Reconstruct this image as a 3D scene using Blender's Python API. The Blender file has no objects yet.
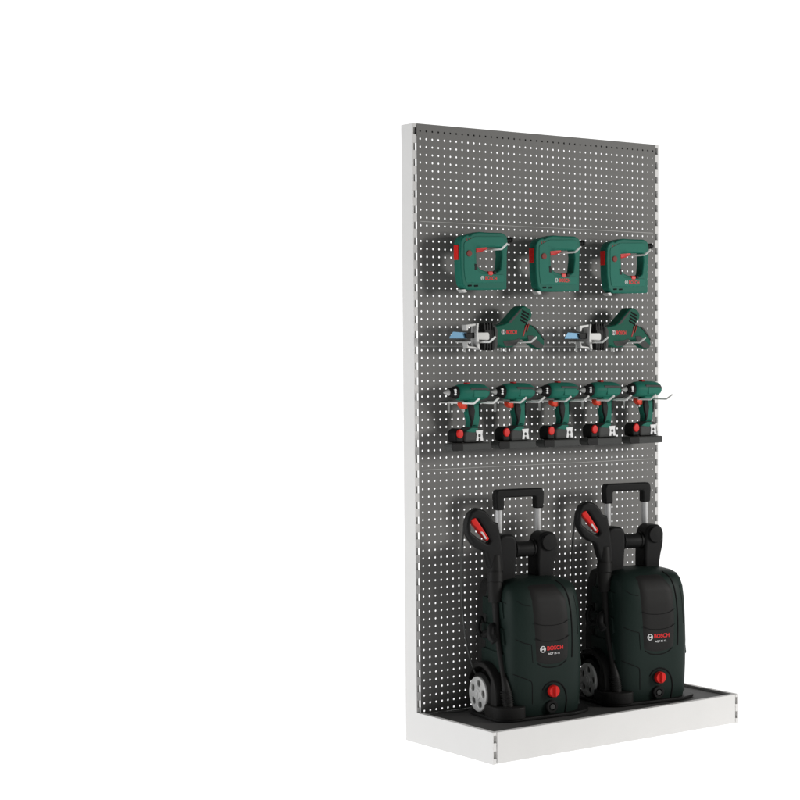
import bpy, bmesh, math, random
from mathutils import Vector, Matrix
from mathutils.geometry import tessellate_polygon
from mathutils.bvhtree import BVHTree
R = math.radians
sc = bpy.context.scene
COL = sc.collection

# ------------------------------------------------------------------ materials
def mat(name, col, rough=.5, metal=0., bump=0., bscale=400., var=0., emis=0., spec=.22, vscale=9.):
    m = bpy.data.materials.new(name); m.use_nodes = True
    nt = m.node_tree; N = nt.nodes; L = nt.links
    b = N['Principled BSDF']
    b.inputs['Base Color'].default_value = (*col, 1)
    b.inputs['Roughness'].default_value = rough
    b.inputs['Metallic'].default_value = metal
    b.inputs['Specular IOR Level'].default_value = spec
    tc = N.new('ShaderNodeTexCoord')
    if var > 0:
        n = N.new('ShaderNodeTexNoise'); n.inputs['Scale'].default_value = vscale
        n.inputs['Detail'].default_value = 6
        L.new(tc.outputs['Object'], n.inputs['Vector'])
        r = N.new('ShaderNodeValToRGB')
        r.color_ramp.elements[0].position = .3; r.color_ramp.elements[1].position = .7
        r.color_ramp.elements[0].color = (*[c*(1-var) for c in col], 1)
        r.color_ramp.elements[1].color = (*[min(1, c*(1+var)) for c in col], 1)
        L.new(n.outputs['Fac'], r.inputs['Fac']); L.new(r.outputs['Color'], b.inputs['Base Color'])
        mr = N.new('ShaderNodeMapRange')
        mr.inputs['To Min'].default_value = max(.02, rough-.07); mr.inputs['To Max'].default_value = min(1, rough+.07)
        L.new(n.outputs['Fac'], mr.inputs['Value']); L.new(mr.outputs['Result'], b.inputs['Roughness'])
    if bump > 0:
        n2 = N.new('ShaderNodeTexNoise'); n2.inputs['Scale'].default_value = bscale
        L.new(tc.outputs['Object'], n2.inputs['Vector'])
        bp = N.new('ShaderNodeBump'); bp.inputs['Strength'].default_value = bump
        bp.inputs['Distance'].default_value = .001
        L.new(n2.outputs['Fac'], bp.inputs['Height']); L.new(bp.outputs['Normal'], b.inputs['Normal'])
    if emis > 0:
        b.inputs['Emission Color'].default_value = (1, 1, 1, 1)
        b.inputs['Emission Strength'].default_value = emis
    return m
M = dict(
    white=mat('white_powder_coat', (.765, .757, .745), .55, bump=.05, bscale=900, var=.012),
    slot=mat('shaded_slot_white', (.46, .455, .44), .7, var=.05),  # same white coat, painted greyer to carry the shade inside the slots
    panel=mat('grey_powder_coat', (.200, .197, .191), .7, bump=.15, bscale=1200, var=.03),
    lip=mat('light_grey_edge', (.42, .42, .41), .6),
    tray=mat('charcoal_powder_coat', (.072, .071, .069), .6, bump=.15, bscale=900, var=.05),
    rail=mat('black_steel', (.012, .012, .012), .6),
    wire=mat('zinc_plated_wire', (.88, .88, .86), .4, var=.03, spec=.5),
    green=mat('green_tool_plastic', (.018, .150, .108), .5, spec=.10, bump=.12, bscale=1500, var=.04),
    green_soft=mat('light_green_plastic', (.026, .178, .130), .55, spec=.10, bump=.12, bscale=1500, var=.04),
    dgreen=mat('dark_green_plastic', (.006, .098, .062), .5, spec=.10, bump=.12, bscale=1500, var=.04),
    rubber=mat('grey_rubber', (.066, .068, .066), .7, bump=.3, bscale=1500, var=.06),
    black=mat('black_plastic', (.011, .011, .011), .5, spec=.14, bump=.2, bscale=900, var=.06),
    char=mat('charcoal_plastic', (.017, .0165, .016), .5, spec=.13, bump=.2, bscale=900, var=.05),
    shell=mat('green_black_shell', (.0115, .0215, .0180), .5, spec=.13, bump=.2, bscale=900, var=.05),
    ink=mat('black_groove', (.003, .003, .003), .8),
    red=mat('red_plastic', (.70, .018, .014), .4, var=.04),
    orange=mat('orange_red_plastic', (.80, .065, .03), .45, var=.04),
    dred=mat('dark_red_plastic', (.36, .012, .012), .45, var=.04),
    rust=mat('muted_red_print', (.22, .055, .045), .6),
    silver=mat('brushed_silver', (.50, .50, .49), .45, metal=.15, bump=.1, bscale=600, var=.04),
    tube=mat('chromed_tube', (.62, .62, .62), .35, metal=.2, var=.03),
    cap=mat('grey_wheel_plastic', (.62, .62, .61), .4, metal=.15, bump=.1, bscale=800, var=.08),
    cap2=mat('dull_wheel_plastic', (.24, .24, .235), .45, metal=.15, bump=.1, bscale=800, var=.08),
    blade=mat('blue_steel', (.13, .30, .46), .4, metal=.1, var=.05),
    pwhite=mat('white_print', (.85, .85, .85), .5),
    pred=mat('red_print', (.72, .03, .03), .5),
    sweep=mat('self_glowing_white_sweep', (.30, .30, .30), .9, emis=.97, var=.004, spec=0.),  # emission added so the sheet stays pure white and shows no shadows
)

# ------------------------------------------------------------------ mesh builder
class MB:
    def __init__(s): s.v = []; s.f = []; s.m = []
    def add(s, vs, fs, mi=0):
        o = len(s.v); s.v += [tuple(p) for p in vs]
        s.f += [[i+o for i in f] for f in fs]; s.m += [mi]*len(fs)
    def box(s, x0, x1, y0, y1, z0, z1, mi=0):
        s.add([(x0,y0,z0),(x1,y0,z0),(x1,y1,z0),(x0,y1,z0),(x0,y0,z1),(x1,y0,z1),(x1,y1,z1),(x0,y1,z1)],
              [(0,3,2,1),(4,5,6,7),(0,1,5,4),(1,2,6,5),(2,3,7,6),(3,0,4,7)], mi)
    def rbox(s, x0, x1, y0, y1, z0, z1, b=.003, mi=0, n=3):
        s.prism([rr([(x0,z0),(x1,z0),(x1,z1),(x0,z1)], b*1.3)], y0, y1, b, mi=mi, n=n)
    def prism(s, loops, y0, y1, b=0., mi=0, n=3, T=None, b2=None):
        """loops of (x,z); extruded from y0 (front) to y1 with rounded edges b"""
        if b2 is None: b2 = b
        T = T or (lambda x, y, z: (x, y, z))
        loops = [ccw(l) if k == 0 else ccw(l)[::-1] for k, l in enumerate(loops)]
        rings = []
        if b > 0: rings += [(b*(1-math.sin(a)), y0+b*(1-math.cos(a))) for a in [math.pi/2*i/n for i in range(n+1)]]
        else: rings.append((0, y0))
        if b2 > 0: rings += [(b2*(1-math.cos(a)), y1-b2*(1-math.sin(a))) for a in [math.pi/2*i/n for i in range(n+1)]]
        else: rings.append((0, y1))
        allv = []; fs = []; idx = []
        for l in loops:
            base = len(allv); k = len(l)
            for ins, y in rings:
                for x, z in inset(l, ins): allv.append(T(x, y, z))
            for r in range(len(rings)-1):
                for i in range(k):
                    a = base+r*k+i; c = base+r*k+(i+1) % k
                    fs.append((a, c, c+k, a+k))
            idx.append((base, k))
        ins0 = rings[0][0]; ins1 = rings[-1][0]
        for end, ins in ((0, ins0), (1, ins1)):
            L2 = [inset(l, ins) for l in loops]
            tess = tessellate_polygon([[Vector((x, z, 0)) for x, z in l] for l in L2])
            mp = []
            for (base, k) in idx:
                off = base if end == 0 else base+(len(rings)-1)*k
                mp += [off+i for i in range(k)]
            for t in tess:
                t = [mp[i] for i in t]
                fs.append(tuple(t))
        s.add(allv, fs, mi)
    def lathe(s, prof, org, axis, seg=32, mi=0, cap=True):
        """prof: (h, r) along axis"""
        ax = Vector(axis).normalized(); q = Vector((0,0,1)).rotation_difference(ax).to_matrix(); o = Vector(org)
        vs = []; fs = []
        for h, r in prof:
            for i in range(seg):
                a = 2*math.pi*i/seg
                vs.append(o+q@Vector((r*math.cos(a), r*math.sin(a), h)))
        for j in range(len(prof)-1):
            for i in range(seg):
                a = j*seg+i; b = j*seg+(i+1) % seg
                fs.append((a, b, b+seg, a+seg))
        if cap:
            fs.append(tuple(range(seg))[::-1]); fs.append(tuple((len(prof)-1)*seg+i for i in range(seg)))
        s.add(vs, fs, mi)
    def tube(s, path, r, seg=10, mi=0, smooth=0):
        P = [Vector(p) for p in path]
        if smooth: P = crspline(P, smooth)
        rs = r if isinstance(r, (list, tuple)) else None
        vs = []; fs = []; n = len(P); up = None
        for i, p in enumerate(P):
            t = (P[min(i+1, n-1)]-P[max(i-1, 0)]).normalized()
            if up is None:
                up = t.orthogonal().normalized()
            up = (up-t*up.dot(t)).normalized(); sd = t.cross(up)
            if rs: 
                q = i/(n-1)*(len(rs)-1); k = min(int(q), len(rs)-2); rad = rs[k]*(1-(q-k))+rs[k+1]*(q-k)
            else: rad = r
            for k in range(seg):
                a = 2*math.pi*k/seg
                vs.append(p+(up*math.cos(a)+sd*math.sin(a))*rad)
        for j in range(n-1):
            for i in range(seg):
                a = j*seg+i; b = j*seg+(i+1) % seg
                fs.append((a, b, b+seg, a+seg))
        fs.append(tuple(range(seg))[::-1]); fs.append(tuple((n-1)*seg+i for i in range(seg)))
        s.add(vs, fs, mi)
    def loft(s, secs, mi=0, cap=True):
        k = len(secs[0]); vs = [p for q in secs for p in q]; fs = []
        for j in range(len(secs)-1):
            for i in range(k):
                a = j*k+i; b = j*k+(i+1) % k
                fs.append((a, b, b+k, a+k))
        if cap: fs.append(tuple(range(k))[::-1]); fs.append(tuple((len(secs)-1)*k+i for i in range(k)))
        s.add(vs, fs, mi)
    def build(s, name, mats, parent=None, ang=38, wn=True):
        me = bpy.data.meshes.new(name); me.from_pydata(s.v, [], s.f)
        mats = mats if isinstance(mats, (list, tuple)) else [mats]
        for m in mats: me.materials.append(m if not isinstance(m, str) else M[m])
        for p, mi in zip(me.polygons, s.m): p.material_index = mi
        bm = bmesh.new(); bm.from_mesh(me); bmesh.ops.remove_doubles(bm, verts=bm.verts, dist=1e-6)
        bmesh.ops.recalc_face_normals(bm, faces=bm.faces); bm.to_mesh(me); bm.free()
        me.shade_smooth(); me.set_sharp_from_angle(angle=R(ang)); me.update()
        o = bpy.data.objects.new(name, me); COL.objects.link(o)
        if wn:
            w = o.modifiers.new('weighted_normal', 'WEIGHTED_NORMAL'); w.keep_sharp = True
        if parent: o.parent = parent
        return o

def area(l): return sum(l[i][0]*l[(i+1) % len(l)][1]-l[(i+1) % len(l)][0]*l[i][1] for i in range(len(l)))/2
def ccw(l): return list(l) if area(l) > 0 else list(l)[::-1]
def inset(l, d):
    """shift each vertex towards the left-hand side (inside of a ccw loop)"""
    if d == 0: return list(l)
    n = len(l); o = []
    for i in range(n):
        a = Vector(l[i-1]); b = Vector(l[i]); c = Vector(l[(i+1) % n])
        e1 = (b-a); e2 = (c-b)
        if e1.length < 1e-9 or e2.length < 1e-9: o.append(tuple(b)); continue
        e1.normalize(); e2.normalize()
        n1 = Vector((-e1.y, e1.x)); n2 = Vector((-e2.y, e2.x)); m = n1+n2
        if m.length < 1e-6: m = n1
        m.normalize(); k = d/max(.5, m.dot(n1))
        o.append((b.x+m.x*k, b.y+m.y*k))
    return o
def rr(l, r, n=4):
    """round the corners of a polygon"""
    o = []; N = len(l)
    for i in range(N):
        a = Vector(l[i-1]); b = Vector(l[i]); c = Vector(l[(i+1) % N])
        d1 = (a-b); d2 = (c-b); t = min(r, d1.length*.45, d2.length*.45)
        p = b+d1.normalized()*t; q = b+d2.normalized()*t
        for k in range(n+1):
            s = k/n; x = p*(1-s)**2+b*2*s*(1-s)+q*s*s; o.append((x.x, x.y))
    return o
def mm(l): return [(x/1000, z/1000) for x, z in l]
def circ(cx, cz, r, n=24, rz=None): return [(cx+r*math.cos(2*math.pi*i/n), cz+(rz or r)*math.sin(2*math.pi*i/n)) for i in range(n)]
def crspline(P, k):
    o = []
    Q = [P[0]*2-P[1]]+P+[P[-1]*2-P[-2]]
    for i in range(1, len(Q)-2):
        for j in range(k):
            t = j/k; a, b, c, d = Q[i-1:i+3]
            o.append(.5*((2*b)+(c-a)*t+(2*a-5*b+4*c-d)*t*t+(3*b-a-3*c+d)*t**3))
    o.append(P[-1]); return o

# ------------------------------------------------------------------ object helpers
def plates(name, m, parent, polys, y0, y1, b, r):
    '''each outline becomes a part of its own'''
    for l in polys:
        mb = MB(); mb.prism([rr(mm(l), r)], y0, y1, b, n=2); mb.build(name, m, parent)
def thing(name, label, cat, loc=(0,0,0), rz=0., group=None):
    o = bpy.data.objects.new(name, None); COL.objects.link(o)
    o.empty_display_size = .05
    o.location = loc; o.rotation_euler = (0, 0, rz)
    o['label'] = label; o['category'] = cat
    if group: o['group'] = group
    return o
def copy_tree(o, parent=None):
    c = o.copy(); COL.objects.link(c); c.parent = parent
    for ch in [x for x in bpy.data.objects if x.parent == o]: copy_tree(ch, c)
    return c
def copy_thing(o, loc, rz=None, label=None):
    c = copy_tree(o); c.location = loc
    if rz is not None: c.rotation_euler = (0, 0, rz)
    if label: c['label'] = label
    return c
def text_mesh(body, size, bold=0., ext=.0003, shear=0., spacing=1.):
    cu = bpy.data.curves.new('lettering', 'FONT'); cu.body = body; cu.size = size
    cu.offset = bold; cu.extrude = ext; cu.shear = shear; cu.align_x = 'LEFT'; cu.align_y = 'CENTER'; cu.space_character = spacing
    t = bpy.data.objects.new('lettering_source', cu); COL.objects.link(t)
    bpy.context.view_layer.update()
    dg = bpy.context.evaluated_depsgraph_get()
    me = bpy.data.meshes.new_from_object(t.evaluated_get(dg))
    bpy.data.objects.remove(t); me.name = 'lettering'
    vs = [tuple(v.co) for v in me.vertices]; fs = [tuple(p.vertices) for p in me.polygons]
    bpy.data.meshes.remove(me)
    return vs, fs                                    # x right, y up, z towards the reader
def text_into(mb, body, x, y, z, width, height, bold, proj=None, mi=0):
    vs, fs = text_mesh(body, 1., bold)
    xs = [v[0] for v in vs]; ys = [v[1] for v in vs]
    sx = width/(max(xs)-min(xs)); sy = height/(max(ys)-min(ys))
    out = []
    for v in vs:
        X = x+(v[0]-min(xs))*sx; Z = z+(v[1]-(min(ys)+max(ys))/2)*sy
        Y = (proj(X, Z) if proj else y) - (.0006 if v[2] > 0 else -.0002)
        out.append((X, Y, Z))
    mb.add(out, fs, mi)
def emblem(mb, x, y, z, r, proj=None, mi=0):
    """round maker's emblem: ring with an armature mark inside"""
    def put(loops):
        m = MB(); m.prism(loops, -.0006, .0002)
        m.v = [(a[0], (proj(a[0], a[2]) if proj else y)+a[1], a[2]) for a in m.v]
        mb.add(m.v, m.f, mi)
    put([circ(x, z, r, 28), circ(x, z, r*.80, 28)])
    w = r*.42
    for s in (-1, 1):
        put([[(x+s*w-r*.09, z-r*.5), (x+s*w+r*.09, z-r*.5), (x+s*w+r*.09, z+r*.5), (x+s*w-r*.09, z+r*.5)]])
    put([[(x-w, z-r*.12), (x+w, z-r*.12), (x+w, z+r*.12), (x-w, z+r*.12)]])

# ================================================================== SETTING
def build_setting():
    prof = [(-2.4, -.002), (1.2, -.002)]
    for i in range(1, 17):
        a = R(90*i/16); prof.append((1.2+1.0*math.sin(a), 1.0-1.0*math.cos(a)-.002))
    prof.append((2.2, 4.5))
    mb = MB(); vs = []; fs = []
    X0, X1 = -3.2, 7.5
    for y, z in prof: vs += [(X0, y, z), (X1, y, z)]
    for i in range(len(prof)-1): fs.append((2*i, 2*i+1, 2*i+3, 2*i+2))
    mb.add(vs, fs)
    o = mb.build('studio_floor', 'sweep', wn=False)  # floor and backdrop sheet that glows although it is no lamp
    o['kind'] = 'structure'
build_setting()

# ================================================================== DISPLAY RACK
W = 1.006; T = .0145; D = .4235; HB = .100; TR = .092; Z1 = 1.9781; HT = Z1+.023; UD = .065
PC = .0233; MG = .0145
rack = thing('display_rack', 'tall grey perforated metal display rack with white uprights and white plinth tray', 'display rack')

def perf_panel(rows, ztop, zbot):
    """perforated sheet: rows lists the heights of its hole rows"""
    v = []; f = []; cache = {}
    def V(x, y, z):
        k = (round(x, 6), round(y, 6), round(z, 6))
        if k not in cache: cache[k] = len(v); v.append((x, y, z))
        return cache[k]
    r = .0035; yf = -.0012; yb = 0.0004
    def quad(x0, x1, z0, z1):
        f.append((V(x0,yf,z0), V(x1,yf,z0), V(x1,yf,z1), V(x0,yf,z1)))
        f.append((V(x0,yb,z0), V(x0,yb,z1), V(x1,yb,z1), V(x1,yb,z0)))
    xs = [MG+PC*(c-.5) for c in range(44)]
    dirs = [(1,0),(1,1),(0,1),(-1,1),(-1,0),(-1,-1),(0,-1),(1,-1)]
    for z in rows:
        z0 = z-.0125; z1 = z+.0125
        if z0 < zbot: z0 = zbot
        for c in range(43):
            cx = MG+PC*c; x0 = xs[c]; x1 = xs[c+1]
            inn = []; out = []
            for k, (dx, dz) in enumerate(dirs):
                a = k*math.pi/4
                inn.append((cx+r*math.cos(a), z+r*math.sin(a)))
                out.append((x1 if dx > 0 else x0 if dx < 0 else cx, z1 if dz > 0 else z0 if dz < 0 else z))
            for k in range(8):
                j = (k+1) % 8
                f.append((V(inn[k][0],yf,inn[k][1]), V(out[k][0],yf,out[k][1]), V(out[j][0],yf,out[j][1]), V(inn[j][0],yf,inn[j][1])))
                f.append((V(inn[k][0],yb,inn[k][1]), V(inn[j][0],yb,inn[j][1]), V(out[j][0],yb,out[j][1]), V(out[k][0],yb,out[k][1])))
                f.append((V(inn[k][0],yf,inn[k][1]), V(inn[j][0],yf,inn[j][1]), V(inn[j][0],yb,inn[j][1]), V(inn[k][0],yb,inn[k][1])))
        quad(.0008, xs[0], z0, z1); quad(xs[-1], W-.0008, z0, z1)
    zt = rows[0]+.0125
    if ztop-zt > .001:
        quad(.0008, W-.0008, zt, ztop)
    me = bpy.data.meshes.new('perforated_panel'); me.from_pydata(v, [], f); me.materials.append(M['panel'])
    # folded return flanges along top and bottom
    o = bpy.data.objects.new('perforated_panel', me); COL.objects.link(o); o.parent = rack
    return o
zr = [Z1-.025*k for k in range(76)]
groups = [(0, 12), (12, 28), (28, 44), (44, 60), (60, 76)]
for (a, b) in groups:
    top = HT if a == 0 else zr[a]+.0125
    rows = zr[a:b]
    # shave the gap off the first row's cell by lowering its top edge
    o = perf_panel(rows, top, TR if b == 76 else zr[b-1]-.0125)
    if a and a < 60:
        mb = MB(); mb.box(.012, W-.012, -.0018, -.0011, zr[a]+.0125-.0011, zr[a]+.0125+.0011)
        mb.build('panel_lip', 'lip', o, wn=False)
# uprights: column, slotted face strip
def upright(side):
    mb = MB()
    xo = -T if side < 0 else W+T; xi = 0 if side < 0 else W
    x0, x1 = min(xo, xi), max(xo, xi)
    # column behind the slotted strip: outer wall, back wall, inner wall
    mb.box(x0, x1, .008, UD, 0, HT-.0005)
    # strip: solid edge and lands between the slots
    e = (xo, xo+.0035) if side < 0 else (xo-.0035, xo)
    mb.box(min(e), max(e), 0.0, .008, HB if True else 0, HT-.0005)
    a = e[1] if side < 0 else x0; b = x1 if side < 0 else e[0]
    z = HT-.0005; first = True
    zs = HT-.012
    mb.box(a, b, 0.0, .008, zs, HT-.0005)
    while zs > HB+.03:
        zb = max(zs-.050, HB)
        mb.box(a, b, .0072, .0078, zs-.023, zs, mi=1)      # slot back, greyed for the shade inside
        mb.box(a, b, 0.0, .008, zb, zs-.023)
        zs -= .050
    return mb.build('upright', ['white', 'slot'], rack, wn=False)
upright(-1); upright(1)
# top rail behind the first hole row
mb = MB(); mb.box(.002, W-.002, .012, .045, HT-.034, HT-.004); mb.build('top_rail', 'rail', rack, wn=False)
# plinth
def side_panel(side):
    mb = MB(); xo = -T if side < 0 else W+T; xi = 0 if side < 0 else W
    x0, x1 = min(xo, xi), max(xo, xi)
    mb.box(x0, x1, -D+.010, .0079, 0, HB)
    # front corner strip with two slots
    e = (xo, xo+.0022) if side < 0 else (xo-.0022, xo)
    mb.box(min(e), max(e), -D, -D+.010, 0, HB)
    a = e[1] if side < 0 else x0+.0015; b = x1-.0015 if side < 0 else e[0]
    for z0, z1 in ((0, .017), (.041, .066), (.090, HB)): mb.box(a, b, -D, -D+.010, z0, z1)
    for z0, z1 in ((.017, .041), (.066, .090)): mb.box(a, b, -D+.0088, -D+.0096, z0, z1, mi=1)  # slot backs with shade put into their grey
    g = (xi-.0015, xi) if side < 0 else (xi, xi+.0015)
    return mb.build('plinth_side', ['white', 'slot'], rack, wn=False)
side_panel(-1); side_panel(1)
mb = MB(); mb.rbox(0.0008, W-.0008, -D-.001, -D+.016, 0.001, HB, .0012); mb.build('plinth_front', 'white', rack)
mb = MB(); mb.box(.0005, W-.0005, -D+.0165, -.0016, TR-.004, TR); mb.build('tray', 'tray', rack, wn=False)

# ================================================================== HOOKS
def make_hook():
    """one wire prong with upturned tip, wall stub and vertical label pin"""
    h = thing('peg_hook', 'x', 'hook')
    mb = MB(); mb.tube([(0, -.001, 0), (0, -.10, 0), (0, -.145, 0), (0, -.150, .002), (0, -.176, .016)], .0033, seg=10)
    mb.build('prong', 'wire', h)
    return h
def add_plate(h):
    mb = MB(); mb.rbox(-.0035, .0035, -.006, -.0014, -.034, .004, .001)
    mb.rbox(-.034, -.0036, -.0056, -.0018, -.0025, .0025, .001)
    return mb.build('wall_plate', 'wire', h)
plain = make_hook(); plated = make_hook(); add_plate(plated)
def hook(src, first, loc, label, group):
    h = src if first else copy_thing(src, loc)
    h.location = loc; h['label'] = label; h['group'] = group
    return h

# ================================================================== STAPLER-LIKE TACKER
def make_tacker():
    t = thing('electric_tacker', 'x', 'power tool')
    outer = rr(mm([(-105,24),(-94,39),(-78,46),(-70,42),(-55,51),(-30,56),(0,55),(62,56),(80,46),(84,20),(80,-10),(79,-64),(78,-128),(-12,-131),(-82,-131),(-98,-116),(-105,-74),(-107,-15)]), .006)
    hol = rr(mm([(-43,3),(0,7),(55,9),(58,-19),(52,-64),(36,-73),(22,-73),(-8,-70),(-28,-64),(-41,-52)]), .004)
    mb = MB(); mb.prism([outer, hol], -.030, .008, .005, n=4)
    b = mb.build('housing', 'green', t)
    # raised side cover (lighter)
    cov = rr(mm([(-92,20),(-50,40),(55,44),(68,36),(66,12),(-36,12),(-52,2),(-52,-55),(-30,-78),(66,-80),(66,-104),(-12,-108),(-86,-108),(-92,-70)]), .008)
    mb = MB(); mb.prism([cov], -.0318, -.0285, .0015, n=2); mb.build('side_cover', 'green_soft', b)
    mb = MB(); mb.prism([rr(mm([(-43,7),(4,10),(8,2),(-17,-8),(-39,-12)]), .004)], -.024, .004, .003); mb.build('trigger', 'red', t)
    mb = MB(); mb.prism([rr(mm([(2,-70),(20,-70),(22,-80),(14,-84),(2,-82)]), .003)], -.0325, .004, .002); mb.build('lock_button', 'red', t)
    plates('recess', 'black', t, [[(24,-70),(34,-70),(34,-80),(24,-80)], [(-52,-48),(-43,-48),(-40,-68),(-52,-68)]], -.0322, .0, .001, .002)
    plates('vent', 'ink', t, [[(x-7,-116),(x+6,-115),(x+7,-120),(x-6,-121)] for x in (-70, -45)], -.0323, -.028, 0, .001)
    plates('grille_slot', 'rust', t, [[(-84+k*9,33+k),(-81+k*9,34+k),(-73+k*9,16),(-76+k*9,15)] for k in range(4)], -.0308, -.028, 0, .001)
    mb = MB(); mb.lathe([(0,.010),(.0025,.010),(.004,.008)], (-.073,-.0315,-.015), (0,-1,0), 24); mb.build('power_dial', 'rust', t)
    mb = MB(); mb.prism([rr(mm([(-110,12),(-104,12),(-104,-36),(-110,-36)]), .002)], -.022, .002, .0015); mb.build('side_strip', 'red', t)
    mb = MB(); mb.prism([rr(mm([(-98,-131),(-84,-129),(-76,-139),(-88,-141)]), .002)], -.024, .004, .001); mb.build('nose', 'silver', t)
    mb = MB(); mb.tube([(.076,-.012,.030),(.092,-.012,.034),(.114,-.012,.036)], [.010,.0085,.006], seg=14)
    for k in range(3): mb.lathe([(0,.0095),(.003,.0095)], (.090+k*.007,-.012,.0335+k*.001), (1,0,.12), 16)
    mb.build('cable_guard', 'black', t)
    mb = MB(); emblem(mb, -.021, -.0318, -.0925, .0068); mb.build('emblem', 'pwhite', t, wn=False)
    mb = MB(); text_into(mb, 'BOSCH', -.010, -.0318, -.0925, .046, .0125, .025); mb.build('lettering', 'pred', t, wn=False)
    return t
tk = make_tacker()
TL = [('green electric tacker hanging on the rack, leftmost of the top row', .2047),
      ('green electric tacker in the middle of the top row, between two others alike', .5062),
      ('green electric tacker at the right end of the top row beside the white upright', .8093)]
for i, (lab, x) in enumerate(TL):
    o = tk if i == 0 else copy_thing(tk, (0,0,0))
    o.location = (x, -.070, 1.6031); o['label'] = lab; o['group'] = 'electric tackers in the top row'
    hook(plain, i == 0, (x+.024, 0, 1.6035), ['wire hook holding the leftmost electric tacker', 'wire hook holding the middle electric tacker',
         'wire hook holding the right end electric tacker'][i], 'wire hooks on the perforated panel')

# ================================================================== RECIPROCATING SAW
def make_saw():
    t = thing('reciprocating_saw', 'x', 'power tool')
    body = rr(mm([(-34,18),(-10,22),(12,27),(68,79),(79,85),(90,85),(112,75),(120,61),(116,45),(97,28),(88,16),(99,-4),(99,-20),(86,-25),(69,-26),(44,-49),(8,-52),(-20,-44),(-34,-25)]), .006)
    mb = MB(); mb.prism([body], -.034, .012, .005, n=4); b = mb.build('housing', 'dgreen', t)
    plates('grip_panel', 'rubber', b, [[(18,27),(70,75),(78,80),(72,68),(32,28)], [(-2,-30),(44,-27),(70,-20),(64,-32),(44,-46),(10,-48)]], -.0352, -.030, .001, .004)
    plates('vent', 'ink', t, [[(78-k*3,73-k*10),(106-k*3,60-k*10),(106-k*3,54-k*10),(78-k*3,67-k*10)] for k in range(4)], -.0349, -.030, 0, .001)
    plates('trim_stripe', 'dred', t, [[(92,22),(97,24),(84,-14),(78,-14)], [(103,26),(107,27),(98,2),(94,-2)]], -.0352, -.030, .001, .002)
    hd = rr(mm([(86,14),(100,24),(122,26),(140,14),(174,-20),(178,-42),(170,-56),(156,-59),(136,-52),(112,-34),(96,-22),(84,-20)]), .010)
    mb = MB(); mb.prism([hd], -.026, .006, .008, n=4); h = mb.build('handle', 'dgreen', t)
    plates('grip_panel', 'rubber', h, [[(104,-12),(128,-12),(160,-38),(172,-42),(166,-53),(155,-56),(136,-49),(110,-31)], [(124,22),(140,10),(170,-22),(176,-28),(170,-14),(142,16)]], -.0275, -.018, .001, .004)
    mb = MB()
    mb.prism([rr(mm([(-78,28),(-49,30),(-30,20),(-24,8),(-24,-42),(-34,-60),(-78,-60)]), .006)], -.030, .012, .008)
    for k in range(4): mb.prism([rr(mm([(-76+k*11,30),(-70+k*11,30),(-70+k*11,6),(-76+k*11,6)]), .001)], -.0325, -.026, .001); mb.prism([rr(mm([(-76+k*11,-36),(-70+k*11,-36),(-70+k*11,-61),(-76+k*11,-61)]), .001)], -.0325, -.026, .001)
    mb.build('gear_housing', 'black', t)
    mb = MB(); mb.prism([rr(mm([(-44,24),(-24,20),(-16,6),(-18,-40),(-26,-58),(-40,-60)]), .005)], -.0345, .014, .008); mb.build('collar', 'rubber', t)
    mb = MB(); mb.prism([rr(mm([(-112,-3),(-60,-2),(-56,-10),(-56,-24),(-62,-28),(-112,-26)]), .003)], -.0365, -.010, .002); mb.build('plunger_guard', 'silver', t)
    mb = MB()
    mb.prism([rr(mm([(-108,28),(-100,28),(-103,0),(-98,-40),(-96,-60),(-106,-56),(-112,-30),(-110,6)]), .003)], -.040, -.008, .002)
    mb.prism([rr(mm([(-150,22),(-104,27),(-104,20),(-138,14),(-141,2),(-148,2)]), .003)], -.036, -.012, .0015)
    mb.prism([rr(mm([(-148,-32),(-142,-32),(-140,-46),(-104,-50),(-104,-57),(-144,-54)]), .003)], -.036, -.012, .0015)
    mb.build('foot_shoe', 'silver', t)
    pts = [(-205,-21),(-190,-2),(-108,-6),(-108,-18),(-140,-19)]
    bl = mm([(-108,-6),(-190,-1),(-205,-20)]+[(-204+k*4.2+(0 if j == 0 else 2.1), -20-(0 if j == 0 else 3)) for k in range(16) for j in (0, 1)]+[(-108,-18)])
    mb = MB(); mb.prism([bl], -.0240, -.0225, 0); mb.build('saw_blade', 'blade', t, wn=False)
    mb = MB(); mb.prism([rr(mm([(-150,-5),(-108,-3),(-108,-22),(-142,-22)]), .003)], -.030, -.014, .002); mb.build('blade_clamp', 'black', t)
    mb = MB(); mb.lathe([(0,.006),(.003,.006)], (.009, 0, -.062), (0,0,1), 12); mb.tube([(.009,-.01,-.047),(.009,-.01,-.064)], .0035); mb.build('release_pin', 'silver', t)
    mb = MB(); mb.lathe([(0,.0082),(.0006,.0082)], (.001,-.0340,-.001), (0,-1,0), 28); emblem(mb, .001, -.0346, -.001, .0062, mi=1)
    mb.build('emblem', ['pwhite', 'rubber'], t, wn=False)
    mb = MB(); text_into(mb, 'BOSCH', .013, -.0342, -.001, .042, .014, .025); mb.build('lettering', 'pred', t, wn=False)
    return t
sw = make_saw()
SL = [('green reciprocating saw with pale blue blade, left one of the second row', .2663),
      ('green reciprocating saw with pale blue blade, right one below the right end tacker', .7324)]
for i, (lab, x) in enumerate(SL):
    o = sw if i == 0 else copy_thing(sw, (0,0,0))
    o.location = (x, -.066, 1.338); o['label'] = lab; o['group'] = 'reciprocating saws in the second row'
    side = ['left', 'right'][i]
    hook(plated, i == 0, (x-.0865, 0, 1.3045), 'wire hook with wall plate under the blade end of the %s reciprocating saw' % side, 'wire hooks on the perforated panel')
    hook(plated, False, (x+.079, 0, 1.3045), 'wire hook with wall plate under the handle end of the %s reciprocating saw' % side, 'wire hooks on the perforated panel')

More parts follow.
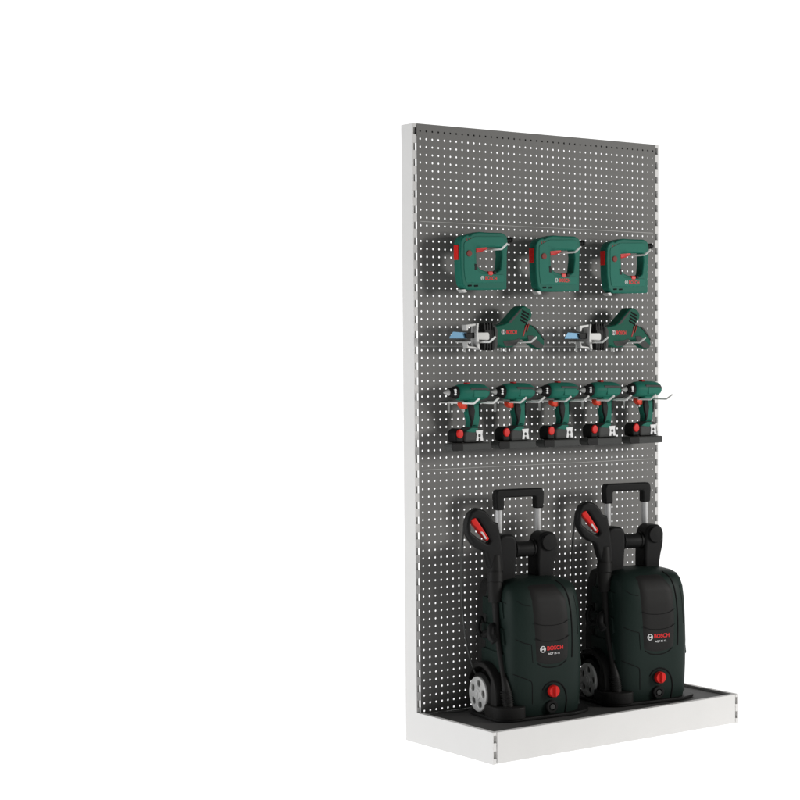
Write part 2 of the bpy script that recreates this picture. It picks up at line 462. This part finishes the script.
# ================================================================== CORDLESS DRILL
def make_drill():
    t = thing('cordless_drill', 'x', 'power tool')
    zc = .036
    mb = MB()
    mb.lathe([(-.026,.018),(-.024,.0235),(-.016,.0262),(.0,.0275),(.030,.0282),(.064,.0272),(.082,.0242),(.094,.018),(.1,.009),(.102,.001)], (0,0,zc), (1,0,0), 36)
    b = mb.build('motor_housing', 'green', t, ang=60)
    mb = MB()  # darker top shell and rear vents
    mb.prism([rr(mm([(14,52),(80,50),(88,42),(88,38),(14,40)]), .003)], -.0268, -.018, .002)
    mb.build('side_panel', 'rubber', b)
    mb = MB(); mb.prism([rr(mm([(24,44),(78,43),(84,30),(74,20),(24,20)]), .005)], -.0292, -.018, .003); mb.build('side_cover', 'green_soft', b)
    mb = MB(); mb.rbox(.010, .024, -.010, .010, .0625, .068, .002); mb.build('direction_switch', 'dred', b)
    mb = MB(); mb.lathe([(-.056,.010),(-.053,.014),(-.040,.0175),(-.036,.020),(-.026,.0215)], (0,0,zc), (1,0,0), 30); ch = mb.build('chuck', 'black', t)
    mb = MB(); mb.lathe([(-.075,.0012),(-.072,.003),(-.056,.0105),(-.0545,.0105)], (0,0,zc), (1,0,0), 24); mb.build('chuck_tip', 'silver', ch)
    plates('torque_mark', 'pwhite', ch, [[(-44,46-k*7),(-38,48-k*7),(-36,42-k*7),(-42,41-k*7)] for k in range(3)], -.0195, -.012, 0, .001)
    gr = rr(mm([(12,16),(58,16),(62,-10),(58,-46),(52,-80),(16,-80),(20,-60),(14,-40),(10,-18)]), .008)
    mb = MB(); mb.prism([gr], -.0185, .0185, .010, n=4); g = mb.build('grip', 'green', t)
    plates('grip_panel', 'black', g, [[(13,0),(30,-2),(36,-24),(32,-50),(24,-74),(18,-74),(21,-58),(15,-40),(11,-18)], [(50,0),(60,-2),(60,-26),(54,-46),(50,-30)]], -.0200, -.010, .003, .004)
    mb = MB(); mb.prism([rr(mm([(-15,4),(12,4),(13,-17),(-2,-18),(-14,-8)]), .004)], -.012, .012, .004); mb.build('trigger', 'orange', t)
    mb = MB(); mb.prism([rr(mm([(-4,-18),(4,-18),(3,-26),(-1,-26)]), .001)], -.008, .004, .001); mb.build('trigger_lock', 'silver', t)
    ft = rr(mm([(-14,-92),(14,-76),(54,-78),(64,-88),(66,-126),(-14,-126)]), .007)
    mb = MB(); mb.prism([ft], -.030, .026, .008, n=4); f = mb.build('battery_mount', 'rubber', t)
    mb = MB(); mb.prism([rr(mm([(-10,-90),(14,-78),(40,-79),(34,-90),(24,-94),(6,-92)]), .003)], -.0312, -.026, .001); mb.build('green_trim', 'green', f)
    bt = rr(mm([(-66,-127),(83,-128),(85,-151),(-63,-152),(-70,-139)]), .004)
    mb = MB(); mb.prism([bt], -.036, .012, .004); bo = mb.build('battery_pack', 'rubber', t)
    bt = rr(mm([(-66,-128),(-24,-128),(-24,-151),(-63,-151),(-69,-139)]), .003)
    mb = MB(); mb.prism([bt], -.0368, -.030, .001); mb.build('battery_end', 'black', bo)
    hs = rr(mm([(-46,-92),(-30,-78),(-12,-84),(-12,-127),(-44,-127)]), .008)
    mb = MB(); mb.prism([hs], -.024, .024, .006); d = mb.build('dial_housing', 'black', t)
    mb = MB(); mb.prism([circ(-.029, -.097, .0125, 24, .0145)], -.0285, -.020, .003); mb.build('round_button', 'red', d)
    mb = MB(); mb.prism([mm([(29,-88),(56,-87),(54,-101),(58,-121),(48,-121),(46,-112),(40,-112),(38,-121),(30,-121),(33,-101)]), circ(.043, -.104, .0055, 12)[::1]], -.0325, -.030, .0)
    mb.build('belt_clip', 'pwhite', f, wn=False)
    return t
dr = make_drill()
names = ['leftmost of the five', 'second from the left', 'third, in the middle of the row', 'fourth from the left', 'rightmost, overlapping the white upright']
DX = [.1240, .3098, .4945, .6802, .8655]
for i, x in enumerate(DX):
    o = dr if i == 0 else copy_thing(dr, (0,0,0))
    o.location = (x, -.072, 1.1057); o['label'] = 'green cordless drill with dark battery pack, ' + names[i]; o['group'] = 'cordless drills in the third row'
    pos = ['first', 'second', 'third', 'fourth', 'fifth'][i]
    hook(plated, False, (x-.0075, 0, 1.1075), 'wire hook with wall plate in front of the trigger of the %s drill from left' % pos, 'wire hooks on the perforated panel')
    hook(plain, False, (x+.0680, 0, 1.1075), 'plain wire hook behind the grip of the %s drill from left' % pos, 'wire hooks on the perforated panel')

# ================================================================== PRESSURE WASHER
def section(z, hw, vf, vb, n=4.0, k=56, hb=None):
    o = []; c = (vf+vb)/2; d = (vb-vf)/2
    for i in range(k):
        a = 2*math.pi*i/k; ca, sa = math.cos(a), math.sin(a)
        o.append((hw*math.copysign(abs(ca)**(2/n), ca), c+d*math.copysign(abs(sa)**(2/n), sa), z))
    return o
def make_washer(capmat='cap'):
    t = thing('pressure_washer', 'x', 'pressure washer')
    # ---- shell
    prof = [(.004,.128,-.128,.07),(.012,.135,-.136,.075),(.05,.139,-.141,.078),(.12,.141,-.144,.08),(.20,.142,-.145,.08),(.28,.140,-.143,.08),
            (.34,.139,-.139,.08),(.385,.136,-.132,.08),(.412,.131,-.121,.078),(.428,.123,-.108,.07),(.438,.109,-.090,.06),(.444,.088,-.07,.05),(.447,.06,-.05,.04)]
    mb = MB(); mb.loft([section(z, hw, vf, vb, 4.2) for z, hw, vf, vb in prof])
    shell = mb.build('body_shell', 'shell', t, ang=60)
    bvh = BVHTree.FromPolygons(mb.v, [tuple(f) for f in mb.f])
    def pv(u, z):
        h = bvh.ray_cast(Vector((u, -1, z)), Vector((0, 1, 0)))
        return h[0].y if h[0] else -.1
    def pl(v, z):
        h = bvh.ray_cast(Vector((-1, v, z)), Vector((1, 0, 0)))
        return h[0].x if h[0] else -.13
    # ---- darker tongue-shaped cover on the front
    def cover(name, zb, zt, ul, ur, off, m, rows=26, cols=14, bow=.0):
        vs = []; fs = []
        for j in range(rows+1):
            z = zb+(zt-zb)*j/rows
            for i in range(cols+1):
                s = i/cols; u = ul(z)*(1-s)+ur(z)*s
                zz = z - bow*(1-(2*s-1)**2)*(1-j/rows)
                e = min(1, 6*min(s, 1-s)); f = min(1, 3*min(j/rows, 1-j/rows)+.0)
                vs.append((u, pv(u, zz)-off*min(1, e)*(1 if f > 0 else 0)+ (0.002 if (i in (0, cols) or j in (0, rows)) else 0), zz))
        for j in range(rows):
            for i in range(cols):
                a = j*(cols+1)+i; fs.append((a, a+1, a+cols+2, a+cols+1))
        mb = MB(); mb.add(vs, fs); return mb.build(name, m, shell, ang=70, wn=False)
    def ur(z): 
        s = (z-.18)/.25; return .068+.006*math.sin(min(1,max(0,s))*3.14)-.030*max(0, s-.8)/.2
    def ul(z):
        s = (z-.18)/.25; return -.058-.012*min(1,max(0,s))
    cv = cover('front_cover', .185, .436, ul, ur, .0035, 'char', bow=.014)
    # ---- grooves
    def groove(pts, r, side='f', n=8, off=0.):
        P = crspline([Vector((a, 0, b)) for a, b in pts], n)
        if side == 'f': return [(p.x, pv(p.x, p.z)-off, p.z) for p in P], r
        return [(pl(p.x, p.z)-off, p.x, p.z) for p in P], r
    mb = MB()
    for pts, r in (([(.052,.437),(.068,.415),(.078,.37),(.083,.31),(.084,.25),(.082,.190)], .0026),
                   ([(-.048,.180),(-.025,.168),(.005,.164),(.035,.168),(.060,.182)], .0018),
                   ([(-.030,.092),(-.018,.108),(.006,.117),(.034,.110),(.054,.088),(.062,.055),(.060,.012)], .0026),
                   ([(-.110,.385),(-.092,.372),(-.068,.366)], .0010),
                   ([(-.120,.262),(-.095,.250),(-.074,.244),(-.070,.238),(-.068,.205),(-.066,.185)], .0012),
                   ([(-.127,.150),(-.100,.138),(-.078,.128),(-.069,.118),(-.067,.080),(-.066,.050)], .0014),
                   ([(.100,.44-.05),(.108,.34),(.112,.26)], .0010)):
        p, r = groove(pts, r); mb = MB(); mb.tube(p, r, seg=8); mb.build('seam_line', 'ink', shell)
    for pts in ([(-.09,.29),(-.05,.298),(.0,.300),(.05,.296)], [(-.09,.205),(-.05,.212),(.0,.214),(.05,.212)], [(-.09,.375),(-.04,.383),(.03,.385)]):
        p, r = groove(pts, .0011, 'l'); mb = MB(); mb.tube(p, r, seg=6); mb.build('seam_line', 'ink', shell)
    for pts, r in (([(ul(.305)+.004,.312),(-.03,.303),(.01,.300),(.045,.304),(ur(.305)-.004,.314)], .0012),
                   ([(ul(.255)+.004,.262),(-.03,.252),(.01,.249),(.045,.253),(ur(.255)-.004,.263)], .0012)):
        p, r = groove(pts, r, off=.0035); mb = MB(); mb.tube(p, r, seg=6); mb.build('seam_line', 'ink', cv)
    # raised side steps on both flanks
    for s in (-1, 1):
        for z0, z1, th, v0 in ((.020,.062,.003,-.095),(.150,.218,.006,-.100),(.240,.300,.005,-.095),(.325,.385,.002,-.085)):
            mb = MB(); mb.prism([rr([(v0, z0),(.050, z0+.004),(.050, z1),(v0+.012, z1-.006)], .006)], s*.128, s*(.139+th), .0, T=lambda x, y, z: (y, x, z))
            mb.build('side_rib', 'shell', shell)
    # ---- emblem and lettering
    fo = lambda X, Z: pv(X, Z)-.0036
    mb = MB(); emblem(mb, -.031, 0, .2255, .0105, fo); mb.build('emblem', 'pwhite', cv, wn=False)
    mb = MB(); text_into(mb, 'BOSCH', -.015, 0, .2275, .060, .0135, .025, fo); mb.build('lettering', 'pred', cv, wn=False)
    mb = MB(); text_into(mb, 'AQT 35-12', -.012, 0, .2090, .044, .0068, .012, fo); mb.build('lettering', 'pwhite', cv, wn=False)
    # ---- knob and outlet
    yk = pv(.006, .087)
    mb = MB(); mb.lathe([(0,.0235),(.004,.0235),(.006,.021)], (.006,yk+.002,.087), (0,-1,0), 32); mb.lathe([(0,.0195),(.013,.0195),(.016,.018),(.0165,.010)], (.006,yk-.002,.087), (0,-1,0), 32, mi=1)
    mb.build('knob_ring', ['black', 'red'], shell)
    k = MB(); k.rbox(.0025, .0095, yk-.0255, yk-.016, .070, .104, .002); k.build('power_knob', 'red', shell)
    k = MB(); k.rbox(.0045, .0052, yk-.0262, yk-.025, .071, .103, .0002); k.build('knob_mark', 'dred', shell)
    mb = MB(); m2 = MB()
    mb.lathe([(0,.0215),(.008,.0215),(.010,.019),(.010,.0125),(.004,.0115)], (.003,yk+.002,.036), (0,-1,0), 32); mb.build('outlet_ring', 'black', shell)
    m2.lathe([(0,.0085),(.011,.0085),(.012,.006)], (.003,yk+.002,.036), (0,-1,0), 24); m2.build('outlet_nozzle', 'rubber', shell)
    # ---- rear chassis and posts
    mb = MB()
    mb.prism([rr([(-.128,.012),(.128,.012),(.136,.20),(.130,.38),(.112,.438),(-.112,.438),(-.130,.38),(-.136,.20)], .02)], .045, .115, .014)
    ch = mb.build('rear_chassis', 'char', t)
    posts = ([(-.112,.40),(-.114,.455),(-.120,.500),(-.124,.530),(-.124,.560),(-.116,.582),(-.098,.590),(-.066,.588),(-.052,.574),(-.050,.550),(-.050,.520),(-.053,.490),(-.055,.44),(-.055,.40)],
             [(.087,.40),(.088,.455),(.094,.490),(.103,.522),(.104,.558),(.098,.578),(.082,.590),(.054,.590),(.038,.580),(.030,.560),(.028,.520),(.026,.490),(.026,.44),(.026,.40)])
    for o in posts:
        mb = MB(); mb.prism([rr(o, .012)], -.022, .048, .010, n=5); p = mb.build('handle_post', 'black', t)
    mb = MB(); mb.lathe([(0,.029),(.010,.029),(.014,.026),(.015,.004)], (.068,-.016,.556), (0,-1,0), 36); mb.build('hub_cap', 'black', p)
    mb = MB(); mb.tube([(-.066,.016,.538),(-.036,.010,.535),(.022,.010,.535),(.046,.016,.538)], [.028,.0255,.0255,.028], seg=24, smooth=4)
    for x in (-.043, .024): mb.lathe([(-.003,.029),(.003,.029)], (x,.011,.536), (1,0,0), 28)
    mb.build('cross_grip', 'black', t)
    # ---- telescopic handle
    for s in (-1, 1):
        mb = MB(); mb.tube([(s*.0745,.058,.40),(s*.0745,.058,.665)], .0110, seg=20); mb.build('handle_tube', 'tube', t)
    o1 = rr([(-.090,.662),(-.060,.662),(-.060,.703),(.060,.703),(.060,.662),(.090,.662),(.093,.715),(.086,.730),(-.086,.730),(-.093,.715)], .007, 5)
    mb = MB(); mb.prism([o1], .043, .073, .006, n=4); mb.build('pull_handle', 'black', t)
    # ---- base, wheels, fenders
    base = rr([(-.190,-.120),(-.150,-.152),(.10,-.152),(.165,-.120),(.190,-.060),(.190,.06),(.15,.115),(-.15,.115),(-.190,.06)], .03, 6)
    mb = MB(); mb.prism([base], .0005, .011, .003, T=lambda x, y, z: (x, z, y)); mb.build('base_plate', 'black', t)
    cup = rr([(-.192,-.120),(-.150,-.156),(-.095,-.156),(-.085,-.10),(-.10,-.02),(-.185,-.02)], .03, 6)
    mb = MB(); mb.prism([cup], .008, .047, .004, T=lambda x, y, z: (x, z, y)); mb.build('lance_cup', 'char', t)
    for s in (-1, 1):
        xo = .162 if s < 0 else .098; wy = .012
        w = MB(); w.lathe([(-.020,.050),(-.020,.064),(-.015,.070),(.008,.070),(.014,.064),(.014,.050)], (s*xo,wy,.0715), (s,0,0), 40); wh = w.build('wheel', 'black', t)
        hub = MB(); c = [circ(0, 0, .0575, 40)]
        for k in range(5):
            a = 2*math.pi*k/5+.5; cx, cz = .036*math.cos(a), .036*math.sin(a)
            c.append([(cx+.0105*math.cos(q)*math.cos(a)-.0125*math.sin(q)*math.sin(a), cz+.0105*math.cos(q)*math.sin(a)+.0125*math.sin(q)*math.cos(a)) for q in [2*math.pi*j/14 for j in range(14)]])
        xc = xo+.022
        hub.prism(c, .0, .012, .004, T=lambda x, y, z, s=s: (s*(xc-y), x+wy, z+.0715))
        hub.lathe([(0,.052),(.0008,.052)], (s*(xc-.0085),wy,.0715), (s,0,0), 36, mi=1)
        hub.lathe([(-.004,.023),(.003,.020),(.004,.016)], (s*(xc-.001),wy,.0715), (s,0,0), 28)
        hub.lathe([(.003,.012),(.006,.011),(.007,.003)], (s*(xc-.001),wy,.0715), (s,0,0), 28)
        hub.build('wheel_cap', [capmat, 'rubber'], wh)
    arc = lambda r, a0, a1, n, rz=None: [(.010+r*math.cos(R(a0+(a1-a0)*i/n)), .070+(rz or r)*math.sin(R(a0+(a1-a0)*i/n))) for i in range(n+1)]
    fo_ = [(-.098,.020)]+arc(.106, 170, 25, 18, .108)+arc(.088, 25, 140, 14, .090)+[(-.055,.020)]
    mb = MB(); mb.prism([fo_], -.176, -.126, .006, n=4, T=lambda x, y, z: (y, x, z)); mb.build('fender', 'char', t)
    mb = MB(); mb.prism([[(-.096,.015)]+arc(.100, 168, 20, 16)+[(.095,.015)]], -.141, -.120, .0, T=lambda x, y, z: (y, x, z)); mb.build('wheel_arch', 'black', t)
    # side clip that holds the lance
    mb = MB(); mb.tube([(-.126,.03,.262),(-.150,.03,.258),(-.166,.03,.270),(-.171,.03,.292),(-.160,.03,.318),(-.152,.03,.302)], .0075, seg=10, smooth=5)
    mb.tube([(-.150,.03,.262),(-.152,-.01,.270),(-.150,-.04,.285)], .012, seg=10, smooth=5)
    mb.tube([(-.130,-.03,.290),(-.150,-.05,.300),(-.172,-.062,.298),(-.182,-.075,.272),(-.176,-.09,.255)], .012, seg=10, smooth=5)
    mb.build('lance_clip', 'black', t)
    return t
def make_lance():
    g = thing('spray_lance', 'x', 'spray gun')
    ox = .03
    def Y(v): return v
    gun = rr([(-.246,.650),(-.234,.671),(-.210,.683),(-.182,.674),(-.160,.652),(-.150,.634),(-.134,.632),(-.124,.580),(-.116,.522),(-.114,.470),(-.158,.470),(-.170,.505),(-.181,.541),(-.200,.547),(-.228,.568),(-.247,.598),(-.251,.628)], .006)
    hol = rr([(-.234,.640),(-.224,.651),(-.206,.648),(-.182,.614),(-.162,.575),(-.172,.565),(-.203,.583),(-.233,.606)], .004)
    mb = MB(); mb.prism([gun, hol], -.046, -.014, .008, n=4); h = mb.build('gun_handle', 'black', g)
    mb = MB(); mb.prism([rr([(-.233,.646),(-.216,.652),(-.194,.622),(-.166,.582),(-.174,.574),(-.198,.600),(-.214,.620),(-.229,.634)], .003)], -.042, -.018, .003); mb.build('trigger', 'red', h)
    mb = MB(); mb.prism([rr([(-.200,.606),(-.192,.606),(-.176,.584),(-.180,.580)], .002)], -.0435, -.030, .001); mb.build('trigger_lock', 'cap', h)
    mb = MB(); mb.tube([(-.140,-.030,.525),(-.141,-.033,.480),(-.145,-.038,.43),(-.148,-.045,.375)], [.020,.023,.024,.021], seg=20, smooth=6)
    mb.tube([(-.143,-.036,.470),(-.146,-.041,.44)], .0260, seg=20)
    mb.build('barrel_sleeve', 'char', g)
    mb = MB(); mb.tube([(-.148,-.045,.385),(-.152,-.066,.265),(-.146,-.095,.135),(-.142,-.108,.092)], [.012,.0085,.0085,.012], seg=16, smooth=6)
    mb.build('lance_tube', 'char', g)
    mb = MB(); mb.tube([(-.146,-.095,.140),(-.143,-.105,.100),(-.140,-.112,.045)], [.0095,.0130,.0165,.0165], seg=22, smooth=5)
    for k in range(7):
        s = k/7; mb.lathe([(-.0016,.0180),(-.0008,.0200),(.0008,.0200),(.0016,.0180)], (-.1435+.003*s,-.104-.008*s,.094-.042*s), (.05,-.13,-.95), 22)
    mb.build('nozzle_sleeve', 'char', g)
    mb = MB(); mb.tube([(-.205,-.026,.668),(-.222,-.018,.664),(-.233,-.008,.645),(-.238,.002,.600),(-.240,.010,.508),(-.228,.03,.375),(-.205,.045,.240),(-.172,.06,.150),(-.150,.07,.120)], .0032, seg=8, smooth=6)
    mb.build('hose', 'rubber', g)
    mb = MB(); mb.tube([(-.150,.085,.02),(-.16,.11,.006),(-.19,.10,.0035),(-.24,.115,.0035),(-.262,.13,.0035),(-.24,.15,.0035),(-.17,.148,.0035),(-.12,.14,.006)], .0026, seg=8, smooth=6)
    mb.build('power_cord', 'rubber', g)
    return g
ZT = TR+.0006
w1 = make_washer('cap'); l1 = make_lance()
P1 = ((.309, -.171, ZT), R(-6.1)); P2 = ((.747, -.197, ZT), R(-8.5))
w2 = copy_thing(w1, P2[0], P2[1]); l2 = copy_thing(l1, P2[0], P2[1])
w1.location = P1[0]; w1.rotation_euler = (0,0,P1[1]); l1.location = P1[0]; l1.rotation_euler = (0,0,P1[1])
w1['label'] = 'dark green upright pressure washer with trolley handle, left one on the tray'
w2['label'] = 'dark green upright pressure washer with trolley handle, right one by the open tray corner'
w1['group'] = w2['group'] = 'pressure washers on the plinth tray'
l1['label'] = 'black spray lance with red trigger clipped to the side of the left pressure washer'
l2['label'] = 'black spray lance with red trigger between the two pressure washers'
l1['group'] = l2['group'] = 'spray lances clipped to the pressure washers'
for o in bpy.data.objects:
    if o.name.startswith('wheel_cap.') and o.parent and o.parent.parent == w2:
        pass

# ================================================================== LIGHT
def area_light(name, loc, target, size, power, col=(1,1,1), sy=None):
    l = bpy.data.lights.new(name, 'AREA'); l.energy = power; l.size = size; l.color = col
    if sy: l.shape = 'RECTANGLE'; l.size_y = sy
    o = bpy.data.objects.new(name, l); COL.objects.link(o); o.location = loc
    o.rotation_euler = (Vector(target)-Vector(loc)).to_track_quat('-Z', 'Y').to_euler()
    return o
area_light('key_softbox', (4.2, -4.2, 2.0), (.5, 0, 1.35), 1.3, 190, (1, .985, .96), 1.3)
area_light('added_side_fill', (-4.5, .6, 1.6), (0, -.1, 1.0), 1.8, 76, (.97, .985, 1), 2.2)  # unseen fill added at the left to brighten the white side faces
w = bpy.data.worlds.new("World"); sc.world = w; w.use_nodes = True
w.node_tree.nodes['Background'].inputs[0].default_value = (1, 1, 1, 1)
w.node_tree.nodes['Background'].inputs[1].default_value = .12

# ================================================================== CAMERA
cam = bpy.data.cameras.new('Camera'); co = bpy.data.objects.new('Camera', cam); COL.objects.link(co)
yaw, pit = .6982, .0656
f = Vector((math.sin(yaw)*math.cos(pit), math.cos(yaw)*math.cos(pit), -math.sin(pit)))
rt = Vector((math.cos(yaw), -math.sin(yaw), 0)); up = rt.cross(f)
co.matrix_world = Matrix(((rt.x, up.x, -f.x, -3.422), (rt.y, up.y, -f.y, -5.1729), (rt.z, up.z, -f.z, 1.287), (0,0,0,1)))
cam.sensor_width = 36; cam.lens = 36*1910.226/800
cam.shift_x = (400-636.5413)/800; cam.shift_y = (472.8301-400)/800
cam.clip_start = .1; cam.clip_end = 200
sc.camera = co
sc.view_settings.view_transform = 'Standard'; sc.view_settings.look = 'None'
sc.view_settings.exposure = 0; sc.view_settings.gamma = 1
sc.cycles.use_denoising = True
sc.cycles.max_bounces = 6
